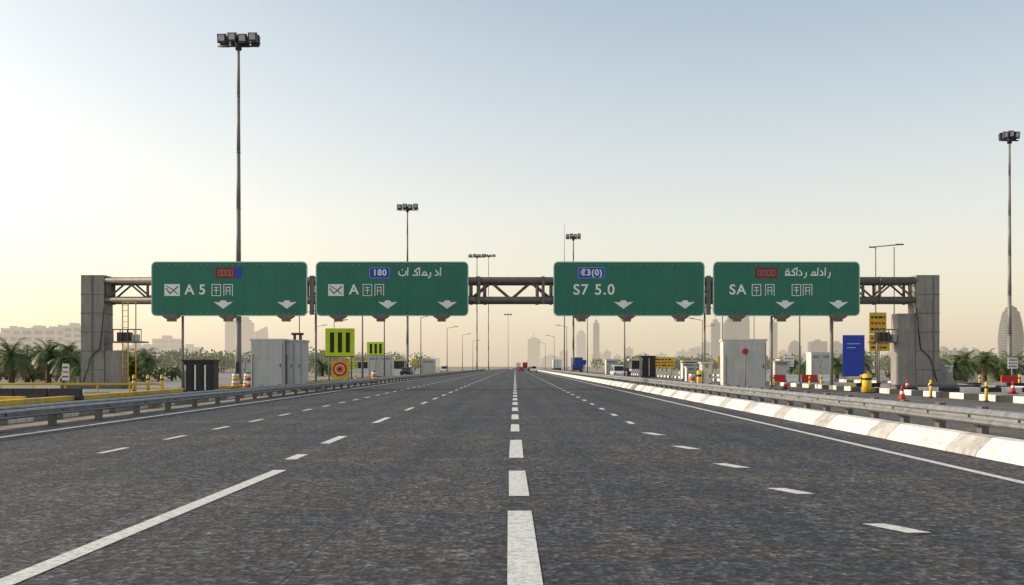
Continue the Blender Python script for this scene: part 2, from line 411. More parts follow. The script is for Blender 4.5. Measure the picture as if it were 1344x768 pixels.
def arabic(b,x0,z,y,seq):
    x=x0;w=0.085
    i=0
    for ch in seq:
        yy=y-0.01*(i%3); i+=1
        if ch=='i': b.ribbon([(x+.06,z+.38),(x+.04,z-.16)],w,yy,M_white); x+=.2
        elif ch=='r': b.ribbon(arc(x,z-.05,.2,.28,20,-80),w,yy,M_white); x+=.3
        elif ch=='d': b.ribbon([(x+.05,z+.2),(x+.22,z-.02),(x+.18,z-.14),(x,z-.14)],w,yy,M_white); x+=.33
        elif ch=='u': b.ribbon([(x,z+.12)]+arc(x+.25,z-.02,.25,.15,180,360)+[(x+.5,z+.14)],w,yy,M_white); b.box(x+.2,x+.28,yy-.01,yy,z+.2,z+.28,M_white); x+=.58
        elif ch=='m': b.ribbon([(x,z-.14),(x+.1,z-.14)]+arc(x+.22,z-.03,.12,.12,-90,270,10)+[(x+.45,z-.14)],w,yy,M_white); x+=.45
        elif ch=='k': b.ribbon([(x,z-.14),(x+.32,z-.14),(x+.3,z+.05),(x+.12,z+.14),(x+.38,z+.36)],w,yy,M_white); x+=.42
        elif ch=='b': b.ribbon([(x,z-.14),(x+.3,z-.14),(x+.3,z+.06)],w,yy,M_white); b.box(x+.1,x+.18,yy-.01,yy,z-.34,z-.26,M_white); x+=.33
        elif ch=='q': b.ribbon(arc(x+.16,z+.03,.13,.13,0,360,10)+[(x+.3,z-.14),(x,z-.14)],w,yy,M_white); b.box(x+.08,x+.15,yy-.01,yy,z+.26,z+.33,M_white);b.box(x+.2,x+.27,yy-.01,yy,z+.26,z+.33,M_white); x+=.36
        elif ch==' ': x+=.22
def sign(xa,xb,za,zb,arrows,shield,lamps):
    e=empty('highway_sign',((xa+xb)/2,71.2,0)); cx_=(xa+xb)/2
    p=MB(); p.prism(rrect(xa-cx_,xb-cx_,za,zb,0.35),'y',-0.06,0.06,M_edge)
    part(p,'panel_edge',e,recalc=True)
    p=MB(); 
    p.face([(x,-0.066,z) for x,z in rrect(xa-cx_+0.07,xb-cx_-0.07,za+0.07,zb-0.07,0.29)],M_green)
    part(p,'panel_face',e)
    f=MB()
    n=int((xb-xa)/0.45)
    for i in range(n):
        xx=xa-cx_+0.4+i*0.45
        for zz in (zb-0.24,za+0.22):
            if xx<xb-cx_-0.3: f.cyl((xx,-0.066,zz),(xx,-0.08,zz),0.022,M_edge,n=6)
    for k in range(1,5):
        xx=xa-cx_+k*(xb-xa)/5; f.box(xx-0.012,xx+0.012,-0.0685,-0.0665,za+0.1,zb-0.1,M_joint)
    for k in range(7):
        xx=xa-cx_+0.6+k*((xb-xa)-1.2)/6; f.box(xx-0.06,xx+0.06,0.061,0.24,za+0.1,zb-0.1,M_galvd)
    part(f,'panel_fixings',e)
    a=MB()
    for ax in arrows:
        X=ax-cx_; zc=za+0.86
        a.face([(X+dx,-0.072,zc+dz) for dx,dz in ((-.70,.16),(0,-.34),(.70,.16),(.26,.12),(.16,.26),(-.16,.26),(-.26,.12))][::1],M_white)
    part(a,'arrows',e)
    l=MB()
    for lx in lamps:
        X=lx-cx_
        l.box(X-0.05,X+0.05,-0.75,0.2,za-0.08,za-0.02,M_galvd)
        l.prism([(X-.62,za-.05),(X-.40,za+.10),(X+.40,za+.10),(X+.62,za-.05),(X+.35,za-.24),(X-.35,za-.24)],'y',-1.0,-0.55,M_galvd)
        l.box(X-.28,X+.28,-.95,-.5,za-.42,za-.245,M_galvd)
        l.cyl((X-.3,-.7,za-.02),(X-.3,0.1,za-.3),.03,M_galvd,n=6)
    part(l,'sign_lights',e,recalc=True)
    s=MB()
    x0,x1,kind=shield; x0-=cx_;x1-=cx_; z0,z1=zb-1.2,zb-0.42
    if kind=='b':
        s.prism(rrect(x0,x1,z0,z1,.12),'y',-0.075,-0.067,mat('pale_blue',(0.25,0.3,0.7)))
        s.prism(rrect(x0+.05,x1-.05,z0+.05,z1-.05,.09),'y',-0.082,-0.0755,M_blue)
        part(s,'route_plate',e,recalc=True)
        text('180' if cx_<0 else '€3(0)',(x0+x1)/2,(z0+z1)/2,0.6,M_white,e,-0.088,'route_number','CENTER')
    else:
        mid=x0+(x1-x0)*(0.74 if kind=='rb' else 1.0)
        s.box(x0,mid,-0.078,-0.067,z0,z1,M_red)
        if kind=='rb': s.box(mid+.002,x1,-0.078,-0.067,z0,z1,M_blue)
        for q in range(4):
            xx=x0+.22+q*(mid-x0-.3)/4
            s.ribbon([(xx,z0+.2),(xx,z1-.2),(xx+.2,z1-.2),(xx+.2,z0+.2),(xx,z0+.2)],0.05,-0.083,mat('faded_pink',(0.42,0.2,0.18)))
        part(s,'display_plate',e,recalc=True)
    return e,cx_
zt,zb_=9.1,5.2
def tz(py): return 1.6+(481-py)*0.0546
e,c=sign(-26.0,-14.85,zb_,zt,(-20.85,-16.3),(-21.4,-19.55,'rb'),(-24.3,-20.3,-16.2))
t=MB(); 
def icon(t,x):
    t.box(x-.55,x+.55,-.078,-.067,tz(381)-.42,tz(381)+.42,M_white)
    t.ribbon([(x-.42,tz(381)+.1),(x-.15,tz(381)-.25),(x+.42,tz(381)+.25)],.09,-.082,M_green)
    t.ribbon([(x-.42,tz(381)+.3),(x,tz(381)+.05),(x+.4,tz(381)-.28)],.06,-.092,M_green)
icon(t,-24.5-c); kanji(t,-21.35-c,tz(381),-.07,0); kanji(t,-20.5-c,tz(381),-.07,1)
part(t,'symbols',e); text('A',-23.6-c,tz(381),1.0,M_white,e,-.075); text('5',-22.6-c,tz(381),1.0,M_white,e,-.075)
e,c=sign(-14.25,-3.33,zb_,zt,(-9.1,-4.85),(-10.4,-8.95,'b'),(-12.5,-9.5,-5.2))
t=MB(); icon(t,-12.8-c); kanji(t,-10.55-c,tz(381),-.07,0); kanji(t,-9.7-c,tz(381),-.07,1)
arabic(t,-8.3-c,tz(359),-.07,'ui kimr di'); part(t,'symbols',e); text('A',-11.85-c,tz(381),1.0,M_white,e,-.075)
e,c=sign(2.74,13.55,zb_,zt,(7.75,12.15),(4.5,6.4,'b'),(4.7,7.9,11.7))
text('S7 5.0',4.15-c,tz(381),1.05,M_white,e,-.075)
e,c=sign(14.15,24.64,zb_,zt,(19.3,23.1),(17.15,18.75,'r'),(15.7,18.85,22.85))
t=MB()
for i,(xx) in enumerate((17.25,18.2,20.1,20.9)): kanji(t,xx-c,tz(381),-.07,i)
arabic(t,19.3-c,tz(359),-.07,'qkidr midir'); part(t,'symbols',e); text('SA',15.3-c,tz(381),1.0,M_white,e,-.075)

# ------------------------------------------------ high masts, lamps
def mast(x,y,h,n=4,w=3.7,name='high_mast_light'):
    b=MB()
    b.cyl((0,0,0),(0,0,0.5),0.55,M_conc,n=14)
    nn=6
    for k in range(nn):
        z0=0.5+(h-.5)*k/nn; z1=0.5+(h-.5)*(k+1)/nn
        b.cyl((0,0,z0),(0,0,z1),0.27-.15*k/nn,M_pole,r1=0.27-.15*(k+1)/nn-.006,n=14)
        b.cyl((0,0,z0),(0,0,z0+.12),0.285-.15*k/nn,M_pole,n=14)
    b.box(-0.16,0.16,-0.33,-0.28,1.0,2.0,M_dark)
    b.cyl((-w/2,0,h-0.55),(w/2,0,h-0.55),0.09,M_dark)
    b.cyl((0,0,h-0.9),(0,0,h+0.1),0.28,M_dark,n=12)
    b.cyl((-w/2,0.5,h-0.15),(w/2,0.5,h-0.15),0.06,M_dark)
    sp=w/n
    for row,(yy,tl) in enumerate(((-0.35,1),(0.5,-1))):
        for i in range(n):
            xx=-w/2+sp*(i+.5)
            z0=h-0.45+(0.12 if i%2 else 0)
            s=sp*0.40
            pr=[(yy-0.18*tl,z0),(yy+0.22*tl,z0+.12),(yy+0.12*tl,z0+.95),(yy-0.32*tl,z0+.80)]
            b.prism(pr,'x',xx-s,xx+s,M_dark)
            a=[(yy-0.185*tl-0.01*tl,z0+.10),(yy-0.305*tl-0.012*tl,z0+.72)]
            b.face([(xx-s*.72,a[0][0],a[0][1]),(xx+s*.72,a[0][0],a[0][1]),(xx+s*.72,a[1][0],a[1][1]),(xx-s*.72,a[1][0],a[1][1])],M_glass)
            b.cyl((xx,0,h-.55),(xx,yy,z0+.1),.05,M_dark,n=6)
    return b.build(name,loc=(x,y,0),recalc=True)
mast(-25,90,31.1)
mast(-20,185,31.2,4,4.0)
mast(-13.4,350,40.5,4,6.2); mast(-12.8,480,55,4,7)
mast(13,222,30.6,4,3.4)
mast(60.1,121,29.6,3,2.1)
mast(-5.9,850,46,3,7)
b=MB(); b.cyl((0,0,0),(0,0,26),.16,M_pole,r1=.1); b.cyl((0,0,26),(0,0,35),.07,M_pole,r1=.03)
b.cyl((-.5,0,24),(.5,0,24),.05,M_pole); b.box(-.2,.2,-.2,.2,0,.4,M_conc); b.build('antenna_mast',loc=(11.5,232,0))
b=MB()
for xx in (-1.3,1.3): b.cyl((xx,0,0),(xx,0,18.4),.12,M_pole,r1=.07)
b.cyl((-1.7,0,18.4),(2.2,0,18.75),.08,M_pole); b.box(-2.2,-1.4,-.2,.2,18.3,18.45,M_dark); b.box(1.6,2.6,-.2,.2,18.68,18.83,M_dark)
b.build('street_lamp',loc=(52,140,0))
def lamp(x,y,h,dirn=1,dbl=False):
    b=MB(); b.cyl((0,0,0),(0,0,.3),.18,M_conc); b.cyl((0,0,.3),(0,0,h),.10,M_pole,r1=.06)
    for s in ((1,-1) if dbl else (dirn,)):
        b.cyl((0,0,h-.05),(s*1.5,0,h+.25),.045,M_pole)
        b.prism([(s*1.4,h+.2),(s*2.3,h+.3),(s*2.25,h+.42),(s*1.4,h+.34)],'y',-.14,.14,M_galvd)
    return b.build('street_lamp',loc=(x,y,0),recalc=True)
for x,y,h,d in ((-13.8,90,6.6,1),(-14.2,150,9,1),(-14.0,205,9.5,1),(-14,265,10,1),(-14,330,10,1),(11,100,7,-1),(10.9,150,9,-1),(10.9,210,10,-1),(11,280,10,-1),(24,84,7.2,1),(25,120,8.4,-1),(-26,120,8,1),(-30,165,9,1),(32,170,9.5,-1),(40,210,10,1),(-42,210,10,1),(10.9,360,10,-1)):
    lamp(x,y,h,d)
lamp(-15.5,118,9,1,True); lamp(36,150,10,1,True)

# ------------------------------------------------ cabinets / booths
def cabinet(name,x,y,w,d,h,m,doors=2,vents=True,top=None,rot=0,dark=False):
    b=MB()
    b.box(-w/2-.1,w/2+.1,-d/2-.1,d/2+.1,0,.15,M_concd)
    b.box(-w/2,w/2,-d/2,d/2,.15,h-.12,m)
    b.box(-w/2-.07,w/2+.07,-d/2-.07,d/2+.07,h-.12,h,m)
    dw=w/doors
    for i in range(doors):
        x0=-w/2+i*dw+.05;x1=-w/2+(i+1)*dw-.05
        b.box(x0,x1,-d/2-.025,-d/2-.002,.28,h-.25,M_cab if m is not M_cab and not dark else m)
        b.box(x0-.012+dw-.1,x0+dw-.09,-d/2-.03,-d/2-.003,.28,h-.25,M_dark)
        b.box(x1-.16,x1-.1,-d/2-.06,-d/2-.026,h*.45,h*.45+.22,M_dark)
        if vents:
            for k in range(5): b.box(x0+.12,x1-.22,-d/2-.035,-d/2-.026,h*.78+k*.07,h*.78+k*.07+.03,M_dark)
        if dark:
            b.box(x0+.02,x0+.10,-d/2-.04,-d/2-.026,.3,h-.3,M_white)
    b.face([(w/2+.003,-d/2+.1,.3),(w/2+.003,d/2-.1,.3),(w/2+.003,d/2-.1,h-.3),(w/2+.003,-d/2+.1,h-.3)],m)
    b.box(-w*.3,-w*.3+.2,-d/2-.034,-d/2-.027,h*.62,h*.62+.12,M_yel if not dark else M_blk)
    b.cyl((-w*.44,-d/2-.07,0),(-w*.44,-d/2-.07,h*.7),.03,M_galvd,n=6)
    if top:
        for tx in top: b.cyl((tx,0,h),(tx,0,h+.35),.10,M_dark)
        b.box(min(top)-.2,max(top)+.2,-.15,.15,h+.35,h+.5,M_dark)
    o=b.build(name,loc=(x,y,0),bevel=.012); o.rotation_euler[2]=rot
    return o
cabinet('equipment_cabinet',-16.55,67.5,2.15,2.2,3.45,M_cabl,1,False)
cabinet('equipment_cabinet',-14.9,68.2,1.05,2.2,3.4,M_cab,2,False,top=(-.2,.2))
cabinet('equipment_cabinet',-17.5,55.5,1.65,1.0,1.98,M_blk,3,False,dark=True)
cabinet('equipment_cabinet',-20.2,150,3.6,2.5,3.3,M_cabl,2,True)
cabinet('equipment_cabinet',-16.5,190,2.5,2.5,3,M_cabl,1)
cabinet('equipment_cabinet',14.75,64.5,2.7,2.2,3.35,M_cabl,1,False,rot=-0.12)
cabinet('equipment_cabinet',12.75,66.5,0.7,1.0,1.9,M_cab,1)
cabinet('equipment_cabinet',18.6,140,2.0,2,3.1,M_blk,2,False,dark=True)
cabinet('equipment_cabinet',16,165,2.0,2,2.8,M_cabl,1)
cabinet('equipment_cabinet',36,118,2.4,2,3.3,M_cabl,2)
cabinet('equipment_cabinet',-29.5,110,2.4,2,2.6,M_cab,2)
cabinet('equipment_cabinet',28,105,1.6,1.4,2.2,M_cab,1)
cabinet('equipment_cabinet',20.5,118,1.5,1.4,2.0,M_cabl,1)
cabinet('equipment_cabinet',-22.5,128,1.5,1.4,2.0,M_cabl,1)
cabinet('equipment_cabinet',41,96,1.8,1.4,1.7,M_cabl,2)
cabinet('equipment_cabinet',17.3,98,1.0,1.0,1.6,M_cabl,1)
cabinet('equipment_cabinet',-27,88,1.0,1.0,1.5,M_cabl,1)
def booth(x,y,m,w=3,h=3):
    b=MB()
    b.box(-w/2,w/2,-1.2,1.2,0,1.1,m); 
    for sx in (-1,1):
        for sy in (-1,1): b.box(sx*(w/2-.08)-.06,sx*(w/2-.08)+.06,sy*1.12-.06,sy*1.12+.06,1.1,h-.3,m)
    b.box(-w/2+.15,w/2-.15,-1.08,1.08,1.1,h-.3,M_wind)
    b.box(-w/2-.4,w/2+.4,-1.6,1.6,h-.3,h,m); b.box(-w/2-.45,w/2+.45,-1.65,1.65,h-.22,h-.08,M_yel)
    return b.build('toll_booth',loc=(x,y,0),bevel=.01)
for x,y,m in ((-24,205,M_cabl),(-30,235,M_cabl),(23.5,190,M_cabl),(30,230,M_cabl),(42,240,M_cabl),(-38,250,M_cabl),(52,190,M_cabl),(16,250,M_cabl)):
    booth(x,y,m)

# ------------------------------------------------ side signs
def plate(name,x,y,w,z0,z1,m,fn=None,posts=1,rot=0,pm=M_pole):
    e=empty(name,(x,y,0)); e.rotation_euler[2]=rot
    b=MB()
    ps=[0] if posts==1 else [-w*.38,w*.38]
    for p in ps: b.cyl((p,.12,0),(p,.12,z1-.05),.07,pm)
    for zz in (z0+.25*(z1-z0),z0+.75*(z1-z0)): b.box(-w*.42,w*.42,.022,.05,zz-.04,zz+.04,M_galvd)
    part(b,'post',e)
    b=MB(); b.box(-w/2,w/2,-.02,.02,z0,z1,m)
    if fn: fn(b,w,z0,z1)
    part(b,'panel',e); return e
def bars(b,w,z0,z1):
    h=z1-z0
    for k in (-.27,0,.27): 
        b.box(k*w-.055*w*1.3,k*w+.055*w*1.3,-.03,-.0212,z0+.16*h,z1-.14*h,M_blk)
    b.box(-w/2,w/2,-.026,-.021,z0,z0+.03*h,M_blk)
e=plate('chevron_sign',-14.95,85,2.5,2.4,4.85,M_lime,bars,2)
b=MB(); b.box(-.75,.75,-.05,-.01,.62,2.1,M_yel)
b.cyl((0,-.055,1.36),(0,-.07,1.36),.6,M_rplast,n=28); b.cyl((0,-.071,1.36),(0,-.08,1.36),.42,M_wplast,n=28); b.cyl((0,-.081,1.36),(0,-.09,1.36),.34,M_orange,n=28)
b.cyl((0,-.091,1.36),(0,-.1,1.36),.14,M_blk,n=16)
part(b,'round_sign',e)
plate('chevron_sign',-18.2,130,2.3,3.0,4.8,M_lime,bars,1)
def writ(b,w,z0,z1):
    h=z1-z0
    for r in range(3):
        zz=z1-.22*h-r*.28*h; x=-w*.4
        while x<w*.36:
            l=R.uniform(.08,.25)*w; b.box(x,min(x+l,w*.42),-.028,-.021,zz-.06*h,zz+.05*h,M_blk if r!=1 else M_rplast); x+=l+.06*w
plate('warning_sign',30.6,84,1.45,4.35,6.15,M_yel,writ,1)
plate('warning_sign',30.85,84.3,1.75,2.9,4.3,M_yel,writ,1)
plate('information_board',34.0,100,2.2,.6,4.75,M_blue,lambda b,w,z0,z1:(b.box(-.3*w,.3*w,-.028,-.021,z1-.9,z1-.84,M_edge),b.box(-.3*w,.1*w,-.028,-.021,z1-1.3,z1-1.24,M_edge)),2)
plate('information_board',25,110,1.6,1.2,2.6,M_yel,writ,2)
plate('traffic_sign',33,120,1.2,1.6,2.8,M_wplast,writ,1)
plate('traffic_sign',-23.5,95,.9,1.7,2.7,M_rplast,None,1)
plate('traffic_sign',19.8,95,.9,1.7,2.6,M_yel,None,1)
plate('traffic_sign',-32.5,72,.5,.6,1.8,M_wplast,writ,1)
plate('information_board',22.4,150,3.2,1.4,3.0,M_yel,writ,2)
plate('traffic_sign',12.4,180,.9,1.9,2.8,M_blue,None,1)
plate('traffic_sign',-16.2,160,.9,1.9,2.8,M_yel,None,1)
plate('traffic_sign',-24,140,1.2,1.5,2.5,M_orange,writ,2)
plate('traffic_sign',45,90,.9,1.4,2.4,M_wplast,writ,1)
plate('traffic_sign',-21.8,84,.7,1.3,2.1,M_lime,None,1)
plate('traffic_sign',-17.4,104,1.2,1.2,2.2,M_lime,writ,1)
b=MB(); b.cyl((0,-.02,2.55),(0,.03,2.55),.2,M_rplast,n=20); b.cyl((0,.07,0),(0,.07,2.6),.035,M_pole); b.build('traffic_sign',loc=(14.55,62.9,0))

def bollard(x,y,h=.95,m=M_yel,r=.1):
    b=MB(); b.cyl((0,0,0),(0,0,h),r,m,n=12); b.cyl((0,0,h),(0,0,h+.06),r,m,r1=r*.4,n=12); b.cyl((0,0,h*.7),(0,0,h*.82),r+.004,M_blk,n=12); b.cyl((0,0,0),(0,0,.05),r*1.8,M_dark,n=12)
    b.build('bollard',loc=(x,y,0.01))
for y in (41,45,51,63,72,82,95): bollard(21.3,y,.85,M_yel,.07)
bollard(21.2,60,1.1,M_yel,.28); bollard(12.2,66,1.3,M_yel,.16)
for x in (-24.5,-23.6,-22.7): bollard(x,64,1.0)
for i in range(14): bollard(24+3.1*i,78,.9,M_yel,.08)
def cone(x,y,h=.75):
    b=MB(); b.box(-.22,.22,-.22,.22,0,.05,M_blk); b.cyl((0,0,.05),(0,0,h*.45),.17,M_rplast,r1=.115); b.cyl((0,0,h*.45),(0,0,h*.65),.115,M_wplast,r1=.08); b.cyl((0,0,h*.65),(0,0,h),.08,M_rplast,r1=.03)
    b.build('traffic_cone',loc=(x,y,.01))
for x,y in ((17.3,44.5),(19,70),(26,66),(27.5,66),(29,58),(-19,75),(-22.3,80),(-16,100)): cone(x,y)
def barrel(x,y,m):
    b=MB()
    for k in range(4): b.cyl((0,0,.06+k*.25),(0,0,.06+(k+1)*.25),.3-.02*k,m if k%2==0 else M_wplast,r1=.29-.02*k,n=14)
    b.cyl((0,0,0),(0,0,.06),.38,M_blk,n=14); b.cyl((0,0,1.06),(0,0,1.15),.1,M_blk,n=8)
    b.build('traffic_barrel',loc=(x,y,.01))
for x,y,m in ((-20.2,72,M_yel),(-19.5,72.5,M_yel),(-18.9,71,M_rplast),(-18.3,72,M_orange),(-19.8,74,M_rplast),(12.8,72,M_orange),(-13.6,96,M_orange)): barrel(x,y,m)

# ------------------------------------------------ vehicles
def car(x,y,m,rot=0,suv=False):
    b=MB(); h=1.75 if suv else 1.45
    b.prism([(-2.2,.35),(-2.25,.7),(-2.1,.85),(-1.1,.95),(1.6,.98),(2.2,.9),(2.25,.4),(2.1,.3),(-2.1,.3)],'x',-.88,.88,m)
    b.prism([(-1.15,.95),(-.45,h-.04),(-.2,h),(1.2,h),(1.4,h-.05),(1.95,.97)],'x',-.74,.74,m)
    b.prism([(-1.0,.99),(-.45,h-.12),(1.2,h-.12),(1.7,1.0)],'x',-.748,.748,M_wind)
    b.face([(-.64,-1.10,1.01),(.64,-1.10,1.01),(.6,-.55,h-.12),(-.6,-.55,h-.12)],M_wind)
    b.face([(.64,1.90,1.05),(-.64,1.90,1.05),(-.6,1.50,h-.14),(.6,1.50,h-.14)],M_wind)
    for sx in (-.8,.8):
        for sy in (-1.4,1.4): b.cyl((sx-.1,sy,.32),(sx+.1,sy,.32),.32,M_tyre,n=14)
    for sx in (-.65,.65): b.box(sx-.15,sx+.15,-2.26,-2.2,.62,.76,M_rplast)
    o=b.build('car',loc=(x,y,.01),recalc=True); o.rotation_euler[2]=rot
def truck(x,y,m,m2):
    b=MB()
    b.box(-1.25,1.25,-3.5,2.2,1.1,3.7,m); b.box(-1.2,1.2,2.35,4.2,.6,2.9,m2,taper=.04); b.box(-1.05,1.05,4.1,4.22,1.7,2.6,M_wind)
    b.box(-1.0,1.0,-3.4,4.0,.75,1.08,M_dark)
    for sx in (-1.05,1.05):
        for sy in (-2.6,-1.5,3.2): b.cyl((sx-.15,sy,.5),(sx+.15,sy,.5),.5,M_tyre,n=14)
        b.box(sx-.15,sx+.15,-3.53,-3.45,.95,1.07,M_rplast)
    b.box(-1.2,1.2,-3.54,-3.505,1.2,3.6,m); b.box(-.01,.01,-3.56,-3.542,1.2,3.6,M_dark)
    b.build('truck',loc=(x,y,.01))
car(4.9,260,M_carw,0,True); car(1.9,310,M_carr); car(5.3,340,M_card); car(-1.9,420,M_carw)
truck(12.6,300,M_carw,M_carr); truck(14.5,235,M_carb,M_carw); truck(5.2,520,M_carr,M_carw); truck(1.9,560,M_carw,M_carw)
for i,(x,y,m) in enumerate(((13.5,130,M_carw),(17.5,160,M_card),(20,200,M_carr),(27,150,M_carw),(38,170,M_carw),(45,165,M_card),(-17,240,M_carw),(-18.5,170,M_card),(-32,180,M_carw),(-45,170,M_card),(50,115,M_carw),(57,135,M_carw))):
    car(x,y,m,R.choice((0,0,1.5)),i%2==0)

# ------------------------------------------------ vegetation
def palm_mesh(seed,h):
    r=random.Random(seed); b=MB()
    n=9
    for k in range(n):
        z0=h*k/n; z1=h*(k+1)/n
        b.cyl((0,0,z0),(0,0,z1),.26-.08*k/n,M_trunk,r1=.30-.08*k/n,n=9)
    for i in range(34):
        az=i*2.399+r.uniform(-.2,.2); el=math.radians(r.uniform(-25,78)); Lf=r.uniform(1.7,2.5)
        p=Vector((0,0,h)); d=Vector((math.cos(az)*math.cos(el),math.sin(az)*math.cos(el),math.sin(el)))
        side=Vector((-math.sin(az),math.cos(az),0)); m=M_frond if el>-.15 else M_frondd
        st=9
        for k in range(st):
            q=p+d*(Lf/st); 
            b.face([p-side*.025,q-side*.02,q+side*.02,p+side*.025],m)
            ll=.62*math.sin(math.pi*(k+1.2)/(st+1.6))+.12
            for s in (-1,1):
                for f in (0,.5):
                    o=p.lerp(q,f); tip=o+side*s*ll*.8+d*ll*.55+Vector((0,0,-.22*ll+r.uniform(-.08,.08)))
                    b.face([o-d*.05,o+d*.05,tip],m)
            p=q; d=(d+Vector((0,0,-.17-.02*k))).normalized()
    return b
pm=[palm_mesh(s,h) for s,h in ((1,1.7),(2,2.3),(3,1.3),(4,2.8))]
meshes=[]
for x,y,k,s in ((-44.5,88,1,1.05),(-45,96,3,1.0),(-49,100,0,1.1),(-40,92,2,1.1),(-43,95,1,.9),(-47.5,106,3,1),(-53,112,1,1.1),(-60,118,0,1.1),(-43,112,0,1.0),(-40,104,2,1.0),(-48,130,1,1),(-52,140,3,1),
                (44,100,2,1.0),(47,104,0,1.0),(50,106,1,.9),(53.5,110,2,1.1),(56,112,0,1),(61,116,1,1),(64,118,2,1.0),(42,130,0,1),(38.5,134,2,1),(48,138,1,1),(-36,150,1,1.1),(-40,155,0,1.2),(-31,160,2,1.2)):
    while len(meshes)<4:
        o=pm[len(meshes)].build('palm_tree'); meshes.append(o.data); bpy.data.objects.remove(o)
    o=bpy.data.objects.new('palm_tree',meshes[k]); C.objects.link(o); o.location=(x,y,0); o.scale=(s,s,s); o.rotation_euler[2]=R.uniform(0,6)
def treerow(name,x0,x1,y0,y1,h,n,leaf,m):
    b=MB(); r=random.Random(int(x0*3+y0))
    clumps=[(r.uniform(x0,x1),r.uniform(y0,y1),r.uniform(.45,1)*h) for _ in range(n)]
    for cx_,cy_,hh in clumps:
        b.cyl((cx_,cy_,0),(cx_,cy_,hh*.6),.15,M_trunk,r1=.08,n=5,cap=False)
        for _ in range(110):
            while True:
                v=Vector((r.uniform(-1,1),r.uniform(-1,1),r.uniform(-1,1)))
                if v.length<1: break
            p=Vector((cx_,cy_,hh*.6))+Vector((v.x*hh*.55,v.y*hh*.5,v.z*hh*.45))
            a=Vector((r.uniform(-1,1),r.uniform(-1,1),r.uniform(-1,1))).normalized()*leaf; c=a.orthogonal().normalized()*leaf*.6
            b.face([p-a,p-c,p+a,p+c],m)
    return b.build(name)
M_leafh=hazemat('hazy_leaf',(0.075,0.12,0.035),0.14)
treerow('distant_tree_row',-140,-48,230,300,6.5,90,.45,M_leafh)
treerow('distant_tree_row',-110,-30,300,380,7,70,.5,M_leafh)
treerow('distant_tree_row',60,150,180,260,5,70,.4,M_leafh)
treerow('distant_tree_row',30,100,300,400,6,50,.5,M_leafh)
treerow('shrubs',-60,-38,100,125,1.8,50,.16,M_leaf)
treerow('shrubs',44,75,108,125,1.6,50,.16,M_leaf)

# ------------------------------------------------ buildings
def building(name,x,y,w,d,h,f,col,style='flat',st=3.6):
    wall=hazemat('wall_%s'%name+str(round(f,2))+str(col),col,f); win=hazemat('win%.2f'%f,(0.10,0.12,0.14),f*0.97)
    b=MB()
    b.box(-w/2,w/2,-d/2,d/2,0,h,win)
    nf=max(2,int(h/st))
    for k in range(nf+1):
        z=h*k/nf; b.box(-w/2-.25,w/2+.25,-d/2-.25,d/2+.25,max(0,z-st*.22),z+st*.22,wall)
    nc=max(2,int(w/7))
    for k in range(nc+1):
        xx=-w/2+w*k/nc; b.box(xx-.8,xx+.8,-d/2-.5,-d/2-.01,0,h+1.2,wall)
    nd=max(2,int(d/7))
    for k in range(nd+1):
        yy=-d/2+d*k/nd
        for s in (-1,1): b.box(s*(w/2+.01),s*(w/2+.5),yy-.8,yy+.8,0,h+1.2,wall)
    if style=='flat':
        b.box(-w*.2,w*.15,-d*.2,d*.2,h+.8,h+5,wall)
    elif style=='low':
        b.box(-w*.3,-w*.1,-d*.2,d*.2,h+.8,h+2.6,wall); b.box(w*.15,w*.3,-d*.2,d*.2,h+.8,h+2,wall)
    elif style=='spire':
        b.box(-w*.3,w*.3,-d*.3,d*.3,h,h*1.08,wall); b.cyl((0,0,h*1.08),(0,0,h*1.3),w*.06,wall,r1=.2)
    elif style=='slant':
        b.prism([(-w/2,h),(w/2,h),(w/2,h*1.15)],'y',-d/2,d/2,wall)
    elif style=='crown':
        b.box(-w*.38,w*.38,-d*.38,d*.38,h,h*1.07,win); b.box(-w*.25,w*.25,-d*.25,d*.25,h*1.07,h*1.14,wall)
    elif style=='dome':
        pz=h;pr=w/2
        for k in range(5):
            a=math.radians(18*(k+1)); nr=max(.3,w/2*math.cos(a)); nz=h+w*.6*math.sin(a); b.cyl((0,0,pz),(0,0,nz),pr,wall,r1=nr,n=16,cap=False); pz=nz;pr=nr
    return b.build(name,loc=(x,y,0))
WA=(0.34,0.34,0.34);WB=(0.20,0.215,0.23);WC=(0.11,0.135,0.165);WD=(0.55,0.53,0.50)
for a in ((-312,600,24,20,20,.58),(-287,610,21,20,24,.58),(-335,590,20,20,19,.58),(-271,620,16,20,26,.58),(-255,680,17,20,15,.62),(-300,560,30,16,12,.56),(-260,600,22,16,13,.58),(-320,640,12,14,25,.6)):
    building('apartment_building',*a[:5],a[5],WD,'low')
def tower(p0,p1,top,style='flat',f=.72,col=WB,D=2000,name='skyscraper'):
    kk=D/1307; building(name,((p0+p1)/2-676)*kk,D,(p1-p0)*kk,(p1-p0)*kk*.8,(481-top)*kk+1.6,f,col,style,st=5)
